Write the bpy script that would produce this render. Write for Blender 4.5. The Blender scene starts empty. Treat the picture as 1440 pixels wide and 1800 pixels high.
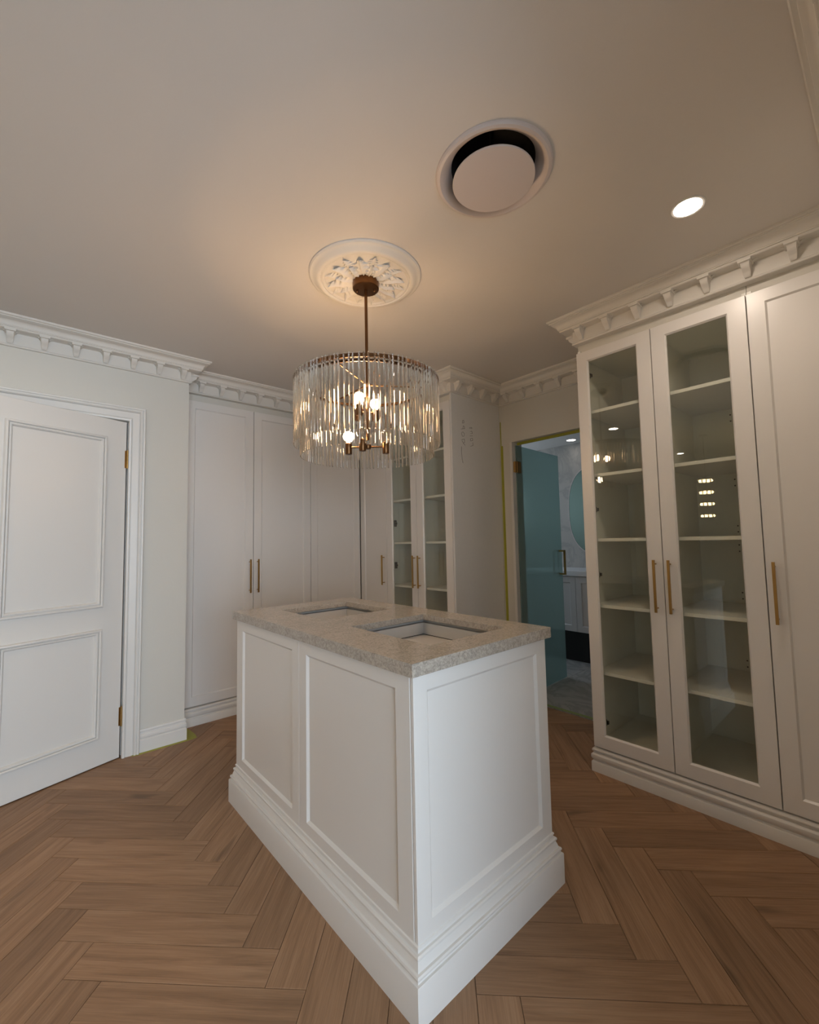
import bpy, bmesh, math, random
from mathutils import Vector, Matrix, Euler
random.seed(7)
S = bpy.context.scene
COL = S.collection
PI = math.pi
R = math.radians

# ------------------------------------------------------------------ camera
CF, YAW, PITCH, ROLL = 768.0352, 48.4898, 3.8322, -1.1252
CAM = Vector((-0.8504, -0.9612, 1.3))
_y, _p, _r = R(YAW), R(PITCH), R(ROLL)
fwd = Vector((math.cos(_y) * math.cos(_p), math.sin(_y) * math.cos(_p), math.sin(_p)))
rt = Vector((math.sin(_y), -math.cos(_y), 0))
up = rt.cross(fwd)
rt, up = math.cos(_r) * rt + math.sin(_r) * up, -math.sin(_r) * rt + math.cos(_r) * up
cd = bpy.data.cameras.new('camera')
cd.sensor_fit = 'HORIZONTAL'
cd.sensor_width = 36
cd.lens = 36 * CF / 1440
cd.clip_start = 0.02
cam = bpy.data.objects.new('camera', cd)
cam.matrix_world = Matrix(((rt.x, up.x, -fwd.x, CAM.x), (rt.y, up.y, -fwd.y, CAM.y), (rt.z, up.z, -fwd.z, CAM.z), (0, 0, 0, 1)))
COL.objects.link(cam)
S.camera = cam

# ------------------------------------------------------------------ world, exposure
W = bpy.data.worlds.new('sky')
S.world = W
W.use_nodes = True
bg = W.node_tree.nodes['Background']
bg.inputs[0].default_value = (0.71, 0.85, 1.0, 1)
bg.inputs[1].default_value = 8.6
S.view_settings.view_transform = 'Standard'
S.view_settings.look = 'None'
S.view_settings.gamma = 1
S.view_settings.use_curve_mapping = False
S.view_settings.exposure = 0.16
S.cycles.use_denoising = True
S.cycles.max_bounces = 16
S.cycles.diffuse_bounces = 6
S.cycles.glossy_bounces = 6
S.cycles.transmission_bounces = 12
S.cycles.transparent_max_bounces = 32
S.cycles.sample_clamp_indirect = 6.0
BULB = 150.0          # strength of the lit filament bulbs
DOWN = 190.0           # strength of the recessed downlights


def portal(loc, rot, sx, sy):
    l = bpy.data.lights.new('window_portal', 'AREA')
    l.shape = 'RECTANGLE'
    l.size, l.size_y = sx, sy
    l.cycles.is_portal = True
    o = bpy.data.objects.new('window_portal', l)
    o.location, o.rotation_euler = loc, rot
    COL.objects.link(o)


portal((-.9, -4.27, 1.15), (R(90), 0, 0), 4.2, 2.1)
portal((3.2, 3.02, 1.8), (R(-90), 0, 0), .66, .76)


# ------------------------------------------------------------------ materials
def nt(name):
    m = bpy.data.materials.new(name)
    m.use_nodes = True
    t = m.node_tree
    t.nodes.clear()
    o = t.nodes.new('ShaderNodeOutputMaterial')
    return m, t, o


def N(t, typ, **kw):
    n = t.nodes.new(typ)
    for k, v in kw.items():
        if hasattr(n, k):
            setattr(n, k, v)
        else:
            n.inputs[k.replace('_', ' ')].default_value = v
    return n


def rgba(c):
    return (c[0], c[1], c[2], 1)


def paint(name, col, rough=0.45, metal=0.0, bump=0.0, scale=60, var=0.0, spec=0.5, aniso=0):
    m, t, o = nt(name)
    b = N(t, 'ShaderNodeBsdfPrincipled')
    b.inputs['Base Color'].default_value = rgba(col)
    b.inputs['Roughness'].default_value = rough
    b.inputs['Metallic'].default_value = metal
    b.inputs['Specular IOR Level'].default_value = spec
    if bump or var:
        g = N(t, 'ShaderNodeTexCoord')
        n = N(t, 'ShaderNodeTexNoise', Scale=scale, Detail=4.0)
        t.links.new(g.outputs['Object'], n.inputs['Vector'])
        if bump:
            bu = N(t, 'ShaderNodeBump', Strength=bump, Distance=0.002)
            t.links.new(n.outputs['Fac'], bu.inputs['Height'])
            t.links.new(bu.outputs[0], b.inputs['Normal'])
        if var:
            r = N(t, 'ShaderNodeMapRange')
            r.inputs['To Min'].default_value = 1 - var
            r.inputs['To Max'].default_value = 1 + var
            t.links.new(n.outputs['Fac'], r.inputs['Value'])
            mx = N(t, 'ShaderNodeVectorMath', operation='SCALE')
            mx.inputs[0].default_value = col[:3]
            t.links.new(r.outputs[0], mx.inputs['Scale'])
            t.links.new(mx.outputs[0], b.inputs['Base Color'])
    t.links.new(b.outputs[0], o.inputs[0])
    return m


def emit(name, col, s):
    m, t, o = nt(name)
    e = N(t, 'ShaderNodeEmission')
    e.inputs[0].default_value = rgba(col)
    e.inputs[1].default_value = s
    t.links.new(e.outputs[0], o.inputs[0])
    return m


def pane_mat(name, tint, rough=0.0, ior=1.5, spec=(1, 1, 1)):
    m, t, o = nt(name)
    f = N(t, 'ShaderNodeFresnel')
    ge = N(t, 'ShaderNodeNewGeometry')
    mr = N(t, 'ShaderNodeMapRange')
    mr.inputs['To Min'].default_value = ior
    mr.inputs['To Max'].default_value = 1 / ior
    t.links.new(ge.outputs['Backfacing'], mr.inputs['Value'])
    t.links.new(mr.outputs[0], f.inputs[0])
    tr = N(t, 'ShaderNodeBsdfTransparent')
    tr.inputs[0].default_value = rgba(tint)
    gl = N(t, 'ShaderNodeBsdfGlossy')
    gl.inputs['Roughness'].default_value = rough
    gl.inputs[0].default_value = rgba(spec)
    mx = N(t, 'ShaderNodeMixShader')
    t.links.new(f.outputs[0], mx.inputs[0])
    t.links.new(tr.outputs[0], mx.inputs[1])
    t.links.new(gl.outputs[0], mx.inputs[2])
    t.links.new(mx.outputs[0], o.inputs[0])
    return m


def rod_glass():
    m, t, o = nt('clear_glass_rod')
    g = N(t, 'ShaderNodeBsdfGlass')
    g.inputs['Color'].default_value = (1, 0.985, 0.955, 1)
    g.inputs['Roughness'].default_value = 0.06
    g.inputs['IOR'].default_value = 1.5
    tr = N(t, 'ShaderNodeBsdfTransparent')
    tr.inputs[0].default_value = (0.96, 0.94, 0.92, 1)
    mx = N(t, 'ShaderNodeMixShader')
    mx.inputs[0].default_value = 0.85
    t.links.new(tr.outputs[0], mx.inputs[1])
    t.links.new(g.outputs[0], mx.inputs[2])
    t.links.new(mx.outputs[0], o.inputs[0])
    return m


def fluted_glass():
    m, t, o = nt('teal_fluted_glass')
    g = N(t, 'ShaderNodeTexCoord')
    w = N(t, 'ShaderNodeTexWave', Scale=38.0, Distortion=0.4)
    w.bands_direction = 'X'
    t.links.new(g.outputs['Object'], w.inputs['Vector'])
    bu = N(t, 'ShaderNodeBump', Strength=0.35, Distance=0.004)
    t.links.new(w.outputs['Fac'], bu.inputs['Height'])
    tr = N(t, 'ShaderNodeBsdfTransparent')
    tr.inputs[0].default_value = (0.60, 0.71, 0.68, 1)
    gl = N(t, 'ShaderNodeBsdfGlossy')
    gl.inputs['Roughness'].default_value = 0.07
    gl.inputs[0].default_value = (0.85, 0.97, 1, 1)
    df = N(t, 'ShaderNodeBsdfTranslucent')
    df.inputs[0].default_value = (0.52, 0.66, 0.65, 1)
    d2 = N(t, 'ShaderNodeBsdfDiffuse')
    d2.inputs[0].default_value = (0.40, 0.53, 0.53, 1)
    t.links.new(bu.outputs[0], gl.inputs['Normal'])
    a = N(t, 'ShaderNodeMixShader')
    a.inputs[0].default_value = 0.5
    b = N(t, 'ShaderNodeMixShader')
    b.inputs[0].default_value = 0.40
    c = N(t, 'ShaderNodeMixShader')
    c.inputs[0].default_value = 0.10
    t.links.new(df.outputs[0], a.inputs[1])
    t.links.new(d2.outputs[0], a.inputs[2])
    t.links.new(tr.outputs[0], b.inputs[1])
    t.links.new(a.outputs[0], b.inputs[2])
    t.links.new(b.outputs[0], c.inputs[1])
    t.links.new(gl.outputs[0], c.inputs[2])
    t.links.new(c.outputs[0], o.inputs[0])
    return m


def oak():
    m, t, o = nt('oiled_oak')
    b = N(t, 'ShaderNodeBsdfPrincipled')
    g = N(t, 'ShaderNodeTexCoord')
    oi = N(t, 'ShaderNodeObjectInfo')
    sc = N(t, 'ShaderNodeVectorMath', operation='SCALE')
    sc.inputs[0].default_value = (37.0, 91.0, 13.0)
    t.links.new(oi.outputs['Random'], sc.inputs['Scale'])
    ad = N(t, 'ShaderNodeVectorMath', operation='ADD')
    t.links.new(g.outputs['Object'], ad.inputs[0])
    t.links.new(sc.outputs[0], ad.inputs[1])
    mp = N(t, 'ShaderNodeMapping')
    mp.inputs['Scale'].default_value = (1.6, 22, 22)
    t.links.new(ad.outputs[0], mp.inputs['Vector'])
    n1 = N(t, 'ShaderNodeTexNoise', Scale=1.6, Detail=6.0, Roughness=0.62)
    n1.inputs['Distortion'].default_value = 0.6
    t.links.new(mp.outputs[0], n1.inputs['Vector'])
    mp2 = N(t, 'ShaderNodeMapping')
    mp2.inputs['Scale'].default_value = (6, 240, 240)
    t.links.new(ad.outputs[0], mp2.inputs['Vector'])
    n2 = N(t, 'ShaderNodeTexNoise', Scale=1.0, Detail=3.0)
    t.links.new(mp2.outputs[0], n2.inputs['Vector'])
    mp3 = N(t, 'ShaderNodeMapping')
    mp3.inputs['Scale'].default_value = (2.2, 9, 9)
    t.links.new(ad.outputs[0], mp3.inputs['Vector'])
    n3 = N(t, 'ShaderNodeTexNoise', Scale=1.3, Detail=2.0)
    t.links.new(mp3.outputs[0], n3.inputs['Vector'])
    cr = N(t, 'ShaderNodeValToRGB')
    e = cr.color_ramp.elements
    e[0].position, e[0].color = 0.28, (0.215, 0.123, 0.067, 1)
    e[1].position, e[1].color = 0.72, (0.355, 0.220, 0.130, 1)
    x = cr.color_ramp.elements.new(0.48)
    x.color = (0.290, 0.171, 0.096, 1)
    t.links.new(n1.outputs['Fac'], cr.inputs[0])
    # pores
    r2 = N(t, 'ShaderNodeMapRange')
    r2.inputs['From Min'].default_value = 0.3
    r2.inputs['From Max'].default_value = 0.7
    r2.inputs['To Min'].default_value = 0.86
    r2.inputs['To Max'].default_value = 1.08
    t.links.new(n2.outputs['Fac'], r2.inputs['Value'])
    # knots: rare dark patches
    r3 = N(t, 'ShaderNodeMapRange')
    r3.inputs['From Min'].default_value = 0.66
    r3.inputs['From Max'].default_value = 0.76
    r3.inputs['To Min'].default_value = 1.0
    r3.inputs['To Max'].default_value = 0.62
    t.links.new(n3.outputs['Fac'], r3.inputs['Value'])
    r4 = N(t, 'ShaderNodeMapRange')
    r4.inputs['To Min'].default_value = 0.86
    r4.inputs['To Max'].default_value = 1.16
    t.links.new(oi.outputs['Random'], r4.inputs['Value'])
    m1 = N(t, 'ShaderNodeMath', operation='MULTIPLY')
    m2 = N(t, 'ShaderNodeMath', operation='MULTIPLY')
    t.links.new(r2.outputs[0], m1.inputs[0])
    t.links.new(r3.outputs[0], m1.inputs[1])
    t.links.new(m1.outputs[0], m2.inputs[0])
    t.links.new(r4.outputs[0], m2.inputs[1])
    vs = N(t, 'ShaderNodeVectorMath', operation='SCALE')
    t.links.new(cr.outputs[0], vs.inputs[0])
    t.links.new(m2.outputs[0], vs.inputs['Scale'])
    t.links.new(vs.outputs[0], b.inputs['Base Color'])
    b.inputs['Roughness'].default_value = 0.5
    b.inputs['Specular IOR Level'].default_value = 0.35
    bu = N(t, 'ShaderNodeBump', Strength=0.12, Distance=0.001)
    t.links.new(n2.outputs['Fac'], bu.inputs['Height'])
    t.links.new(bu.outputs[0], b.inputs['Normal'])
    t.links.new(b.outputs[0], o.inputs[0])
    return m


def stone():
    m, t, o = nt('speckled_grey_stone')
    b = N(t, 'ShaderNodeBsdfPrincipled')
    g = N(t, 'ShaderNodeTexCoord')
    n1 = N(t, 'ShaderNodeTexNoise', Scale=150.0, Detail=6.0, Roughness=0.7)
    n2 = N(t, 'ShaderNodeTexNoise', Scale=14.0, Detail=8.0, Roughness=0.65)
    n2.inputs['Distortion'].default_value = 1.5
    t.links.new(g.outputs['Object'], n1.inputs['Vector'])
    t.links.new(g.outputs['Object'], n2.inputs['Vector'])
    cr = N(t, 'ShaderNodeValToRGB')
    e = cr.color_ramp.elements
    e[0].position, e[0].color = 0.33, (0.29, 0.26, 0.225, 1)
    e[1].position, e[1].color = 0.60, (0.50, 0.445, 0.38, 1)
    t.links.new(n1.outputs['Fac'], cr.inputs[0])
    # thin grey veins where the broad noise crosses its middle
    s = N(t, 'ShaderNodeMath', operation='SUBTRACT')
    s.inputs[1].default_value = 0.5
    a = N(t, 'ShaderNodeMath', operation='ABSOLUTE')
    r = N(t, 'ShaderNodeMapRange')
    r.inputs['From Max'].default_value = 0.035
    r.inputs['To Min'].default_value = 0.74
    r.inputs['To Max'].default_value = 1.0
    t.links.new(n2.outputs['Fac'], s.inputs[0])
    t.links.new(s.outputs[0], a.inputs[0])
    t.links.new(a.outputs[0], r.inputs['Value'])
    vs = N(t, 'ShaderNodeVectorMath', operation='SCALE')
    t.links.new(cr.outputs[0], vs.inputs[0])
    t.links.new(r.outputs[0], vs.inputs['Scale'])
    t.links.new(vs.outputs[0], b.inputs['Base Color'])
    b.inputs['Roughness'].default_value = 0.16
    t.links.new(b.outputs[0], o.inputs[0])
    return m


def marble(name, c0, c1, rough):
    m, t, o = nt(name)
    b = N(t, 'ShaderNodeBsdfPrincipled')
    g = N(t, 'ShaderNodeTexCoord')
    n2 = N(t, 'ShaderNodeTexNoise', Scale=1.8, Detail=9.0, Roughness=0.6)
    n2.inputs['Distortion'].default_value = 2.0
    t.links.new(g.outputs['Object'], n2.inputs['Vector'])
    s = N(t, 'ShaderNodeMath', operation='SUBTRACT')
    s.inputs[1].default_value = 0.5
    a = N(t, 'ShaderNodeMath', operation='ABSOLUTE')
    cr = N(t, 'ShaderNodeValToRGB')
    e = cr.color_ramp.elements
    e[0].position, e[0].color = 0.0, rgba(c1)
    e[1].position, e[1].color = 0.06, rgba(c0)
    t.links.new(n2.outputs['Fac'], s.inputs[0])
    t.links.new(s.outputs[0], a.inputs[0])
    t.links.new(a.outputs[0], cr.inputs[0])
    t.links.new(cr.outputs[0], b.inputs['Base Color'])
    b.inputs['Roughness'].default_value = rough
    t.links.new(b.outputs[0], o.inputs[0])
    return m


M = dict(
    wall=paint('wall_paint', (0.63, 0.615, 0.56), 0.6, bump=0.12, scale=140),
    ceil=paint('ceiling_paint', (0.65, 0.622, 0.59), 0.8, bump=0.10, scale=120),
    white=paint('satin_white_cabinet_paint', (0.73, 0.71, 0.68), 0.32, bump=0.03, scale=260),
    trim=paint('semi_gloss_white_trim', (0.71, 0.695, 0.66), 0.35),
    plaster=paint('white_plaster', (0.68, 0.66, 0.615), 0.6, bump=0.05, scale=90),
    inner=paint('white_melamine', (0.82, 0.82, 0.77), 0.4),
    shelf=paint('white_shelf_board', (0.80, 0.78, 0.75), 0.35),
    raw=paint('primed_panel', (0.68, 0.68, 0.665), 0.55, bump=0.05, scale=40, var=0.03),
    brass=paint('brushed_brass', (0.44, 0.275, 0.10), 0.32, 1.0, bump=0.05, scale=300),
    bronze=paint('antique_brass', (0.17, 0.085, 0.038), 0.32, 1.0),
    black=paint('black_metal', (0.012, 0.012, 0.012), 0.4),
    dark=paint('dark_duct', (0.006, 0.005, 0.005), 0.9),
    chrome=paint('chrome', (0.8, 0.8, 0.8), 0.08, 1.0),
    vent=paint('vent_plastic', (0.60, 0.54, 0.52), 0.5),
    tape=paint('yellow_green_tape', (0.33, 0.33, 0.03), 0.5, bump=0.1, scale=50, var=0.1),
    tape_pale=paint('pale_green_tape', (0.26, 0.33, 0.12), 0.5, bump=0.1, scale=50, var=0.1),
    pencil=paint('pencil_graphite', (0.10, 0.095, 0.09), 0.5),
    carpet=paint('grey_carpet', (0.42, 0.40, 0.38), 0.95),
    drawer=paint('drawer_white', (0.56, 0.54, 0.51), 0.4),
    gap=paint('shadow_gap_board', (0.03, 0.027, 0.025), 0.8),
    oak=oak(), stone=stone(),
    tile=marble('grey_floor_tile', (0.40, 0.40, 0.385), (0.27, 0.27, 0.26), 0.35),
    marb=marble('grey_marble_wall', (0.43, 0.405, 0.375), (0.34, 0.325, 0.305), 0.3),
    mirror=paint('green_tinted_mirror', (0.26, 0.36, 0.335), 0.03, 1.0),
    pane=pane_mat('cabinet_glass', (0.95, 0.96, 0.925)),
    rod=rod_glass(), flute=fluted_glass(),
    bulbglass=pane_mat('clear_bulb_glass', (0.97, 0.94, 0.88)),
    bulb=emit('glowing_bulb', (1.0, 0.65, 0.37), BULB),
    down=emit('downlight_lens', (1.0, 0.84, 0.70), DOWN),
    down_soft=emit('soft_downlight_lens', (1.0, 0.93, 0.86), 14.0),
    tier=emit('glowing_tier', (1.0, 0.74, 0.40), 30.0),
    vanity=paint('vanity_grey_white', (0.62, 0.60, 0.60), 0.4),
)

# ------------------------------------------------------------------ mesh helpers
class MB:
    def __init__(s):
        s.v, s.f = [], []

    def add(s, vs, fs):
        k = len(s.v)
        s.v += [tuple(p) for p in vs]
        s.f += [tuple(i + k for i in f) for f in fs]
        return s

    def box(s, x0, x1, y0, y1, z0, z1):
        return s.add([(x0, y0, z0), (x1, y0, z0), (x1, y1, z0), (x0, y1, z0), (x0, y0, z1), (x1, y0, z1), (x1, y1, z1), (x0, y1, z1)],
                     [(3, 2, 1, 0), (4, 5, 6, 7), (0, 1, 5, 4), (1, 2, 6, 5), (2, 3, 7, 6), (3, 0, 4, 7)])

    def lathe(s, prof, n=32, c=(0, 0, 0)):
        """prof: (radius, z) from first to last; open shape"""
        vs, fs = [], []
        for r, z in prof:
            for i in range(n):
                a = 2 * PI * i / n
                vs.append((c[0] + r * math.cos(a), c[1] + r * math.sin(a), c[2] + z))
        for j in range(len(prof) - 1):
            for i in range(n):
                k = (i + 1) % n
                fs.append((j * n + i, j * n + k, (j + 1) * n + k, (j + 1) * n + i))
        return s.add(vs, fs)

    def cyl(s, p, q, r, n=12, r2=None):
        p, q = Vector(p), Vector(q)
        r2 = r if r2 is None else r2
        d = (q - p).normalized()
        a = d.orthogonal().normalized()
        b = d.cross(a)
        vs, fs = [], []
        for c, rr in ((p, r), (q, r2)):
            for i in range(n):
                t = 2 * PI * i / n
                vs.append(c + rr * (math.cos(t) * a + math.sin(t) * b))
        for i in range(n):
            k = (i + 1) % n
            fs.append((i, k, n + k, n + i))
        fs.append(tuple(range(n - 1, -1, -1)))
        fs.append(tuple(range(n, 2 * n)))
        return s.add(vs, fs)

    def sweep(s, path, prof, closed, mp, cap=True):
        """path: (a,b) points, profile (d,h): d to the right of travel; mp(a,b,h)->xyz"""
        n, m = len(path), len(prof)
        vs, fs = [], []
        for i, p in enumerate(path):
            P = Vector(p)
            d1 = d2 = None
            if closed or i > 0:
                d1 = (P - Vector(path[i - 1])).normalized()
            if closed or i < n - 1:
                d2 = (Vector(path[(i + 1) % n]) - P).normalized()
            d1 = d1 or d2
            d2 = d2 or d1
            n1, n2 = Vector((d1.y, -d1.x)), Vector((d2.y, -d2.x))
            mt = (n1 + n2) / (1 + n1.dot(n2))
            for d, h in prof:
                q = P + mt * d
                vs.append(mp(q.x, q.y, h))
        for i in range(n if closed else n - 1):
            j = (i + 1) % n
            for k in range(m - 1):
                fs.append((i * m + k, j * m + k, j * m + k + 1, i * m + k + 1))
        if cap and not closed:
            fs.append(tuple(range(m - 1, -1, -1)))
            fs.append(tuple((n - 1) * m + k for k in range(m)))
        return s.add(vs, fs)

    def mesh(s, name, mat, bevel=0.0, seg=1, smooth=True, fix=True):
        me = bpy.data.meshes.new(name)
        bm = bmesh.new()
        vs = [bm.verts.new(p) for p in s.v]
        for f in s.f:
            try:
                bm.faces.new([vs[i] for i in f])
            except ValueError:
                pass
        if fix:
            bmesh.ops.recalc_face_normals(bm, faces=bm.faces)
        if bevel:
            ed = [e for e in bm.edges if len(e.link_faces) == 2 and e.calc_face_angle(0) > 0.5]
            bmesh.ops.bevel(bm, geom=ed, offset=bevel, segments=seg, affect='EDGES', profile=0.5)
        bm.to_mesh(me)
        bm.free()
        me.materials.append(M[mat] if isinstance(mat, str) else mat)
        if smooth:
            for p in me.polygons:
                p.use_smooth = True
            me.set_sharp_from_angle(angle=R(32))
        return me

    def obj(s, name, mat, parent=None, loc=(0, 0, 0), rz=0.0, **kw):
        return put(name, s.mesh(name, mat, **kw), parent, loc, rz)


def put(name, data, parent=None, loc=(0, 0, 0), rz=0.0, rot=None):
    o = bpy.data.objects.new(name, data)
    o.location = loc
    o.rotation_euler = rot if rot else (0, 0, rz)
    o.parent = parent
    COL.objects.link(o)
    return o


def tag(o, label, cat=None, group=None, kind=None):
    o['label'] = label
    if cat:
        o['category'] = cat
    if group:
        o['group'] = group
    if kind:
        o['kind'] = kind
    return o


def thing(name, label, cat, loc=(0, 0, 0), rz=0.0, group=None, kind=None):
    return tag(put(name, None, None, loc, rz), label, cat, group, kind)


def struct(o, label, cat):
    return tag(o, label, cat, None, 'structure')


XYZ = lambda a, b, h: (a, b, h)

# ------------------------------------------------------------------ dimensions
ZC = 2.597
XW, XP = -4.4, 2.213          # far west wall, wall with the bathroom doorway
YL, YF, YB = 2.330, 2.531, -0.970
XR, XC = 1.590, 1.602         # cabinet fronts to the right / beside the panel
YP, YE = 1.303, 0.271         # end panel, end of the right-hand wardrobe run

# ------------------------------------------------------------------ shell
w = MB().box(XW - .12, -1.105, YL, YL + .12, 0, 2.66).box(-.352, 0, YL, YL + .12, 0, 2.66).box(-1.105, -.352, YL, YL + .12, 2.115, 2.66)
w.box(-.12, 0, YL + .12, 3.24, 0, 2.66)
struct(w.obj('wall_left', 'wall', smooth=False), 'off-white painted wall around the white panelled door', 'wall')
struct(MB().box(-.12, XP + .12, 3.13, 3.24, 0, 2.66).obj('wall_far', 'wall', smooth=False), 'painted wall behind the far wardrobes', 'wall')
w = MB().box(XP, XP + .12, 1.200, 3.13, 0, 2.66).box(XP, XP + .12, YB - .12, .36, 0, 2.66).box(XP, XP + .12, .36, 1.200, 2.115, 2.66)
struct(w.obj('wall_right', 'wall', smooth=False), 'off-white wall pierced by the bathroom doorway', 'wall')
w = MB().box(.02, XP + .12, YB - .12, YB, 0, 2.66).box(XW - .12, -1.75, YB - .12, YB, 0, 2.66).box(-1.75, .02, YB - .12, YB, 2.28, 2.66)
struct(w.obj('wall_back', 'wall', smooth=False), 'painted wall with wide opening behind the camera', 'wall')
struct(MB().box(XW - .12, XW, YB - .12, YL + .12, 0, 2.66).obj('wall_west', 'wall', smooth=False), 'painted end wall out of frame to the left', 'wall')
# unseen room behind the camera, added with its wide window to let daylight in
w = MB().box(XW - .12, XW, -4.4, YB - .12, 0, 2.66).box(2.1, 2.22, -4.4, YB - .12, 0, 2.66)
w.box(XW - .12, 2.22, -4.4, -4.28, 0, .10).box(XW - .12, 2.22, -4.4, -4.28, 2.20, 2.66).box(XW - .12, -3.0, -4.4, -4.28, .10, 2.20).box(1.2, 2.22, -4.4, -4.28, .10, 2.20)
struct(w.obj('wall_bedroom', 'wall', smooth=False), 'walls of the added bedroom behind the camera', 'wall')
w = MB()
for x in (-3.0, -1.6, -.2, 1.15):
    w.box(x, x + .05, -4.36, -4.30, .10, 2.20)
w.box(-3.0, 1.2, -4.36, -4.30, .10, .15).box(-3.0, 1.2, -4.36, -4.30, 2.15, 2.20)
struct(w.obj('added_window_1', 'trim', smooth=False), 'wide white-framed window added behind the camera to let daylight in', 'window')
struct(MB().box(XW - .12, 2.22, -4.4, YB - .05, -.1, -.003).obj('floor_bedroom', 'carpet', smooth=False), 'grey carpet of the added bedroom behind the camera', 'floor')
# unseen box behind the panelled door, added to keep sky light out
w = MB().box(-1.6, -.12, 3.0, 3.1, 0, 2.66).box(-1.7, -1.6, YL + .12, 3.1, 0, 2.66).box(-1.7, -.12, YL + .12, 3.1, -.1, -.002)
struct(w.obj('wall_light_stop', 'wall', smooth=False), 'added unseen walls keeping sky light out behind the panelled door', 'wall')

# ceiling with a round hole for the air vent
VX, VY, VR = .365, -.072, .190
n = 48
w = MB()
x0, x1, y0, y1 = VX - .25, VX + .25, VY - .25, VY + .25
ci, sq = [], []
for i in range(n):
    a = 2 * PI * (i + .5) / n
    c, s_ = math.cos(a), math.sin(a)
    k = .25 / max(abs(c), abs(s_))
    ci.append((VX + VR * c, VY + VR * s_, ZC))
    sq.append((VX + k * c, VY + k * s_, ZC))
w.add(ci + sq, [(i, (i + 1) % n, n + (i + 1) % n, n + i) for i in range(n)])
# fill the four corner slivers of the square
for q in ((1, 1), (-1, 1), (-1, -1), (1, -1)):
    i = {(1, 1): 5, (-1, 1): 17, (-1, -1): 29, (1, -1): 41}[q]
    w.add([sq[i], sq[(i + 1) % n], (VX + .25 * q[0], VY + .25 * q[1], ZC)], [(0, 1, 2)])
X0, X1, Y0, Y1 = XW - .12, XP + .12, -4.4, 3.24
for a in ((X0, x0, Y0, Y1), (x1, X1, Y0, Y1), (x0, x1, Y0, y0), (x0, x1, y1, Y1)):
    w.add([(a[0], a[2], ZC), (a[1], a[2], ZC), (a[1], a[3], ZC), (a[0], a[3], ZC)], [(0, 3, 2, 1)])
w.box(X0, X1, Y0, Y1, ZC + .2, ZC + .25)
struct(w.obj('ceiling', 'ceil', smooth=False), 'flat painted ceiling of the dressing room', 'ceiling')

# ------------------------------------------------------------------ herringbone floor
PL, PW = .626, .1235
floor = struct(MB().box(XW - .1, XP + .02, YB - .08, 3.13, -.08, -.014).obj('floor', 'gap', smooth=False), 'oak herringbone parquet floor', 'floor')


def clip(poly, ax, val, keep_less):
    out = []
    for i, p in enumerate(poly):
        q = poly[(i + 1) % len(poly)]
        ip = (p[ax] <= val) if keep_less else (p[ax] >= val)
        iq = (q[ax] <= val) if keep_less else (q[ax] >= val)
        if ip:
            out.append(p)
        if ip != iq:
            k = (val - p[ax]) / (q[ax] - p[ax])
            out.append(p + (q - p) * k)
    return out


def prism(poly, z0=-.013, z1=0.0, g=.0007, ch=.0013):
    """a thin convex board with chamfered top edges"""
    def inset(d):
        res = []
        for i in range(len(poly)):
            a, b, c = poly[i - 1], poly[i], poly[(i + 1) % len(poly)]
            e1, e2 = (b - a).normalized(), (c - b).normalized()
            n1, n2 = Vector((-e1.y, e1.x)), Vector((-e2.y, e2.x))
            res.append(b + (n1 + n2) / max(.2, 1 + n1.dot(n2)) * d)
        return res
    o, i_ = inset(g), inset(g + ch)
    n = len(poly)
    vs = [(p.x, p.y, z0) for p in o] + [(p.x, p.y, z1 - ch * .8) for p in o] + [(p.x, p.y, z1) for p in i_]
    fs = [tuple(range(2 * n, 3 * n))]
    for k in range(n):
        j = (k + 1) % n
        fs += [(k, j, n + j, n + k), (n + k, n + j, 2 * n + j, 2 * n + k)]
    return MB().add(vs, fs)


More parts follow.
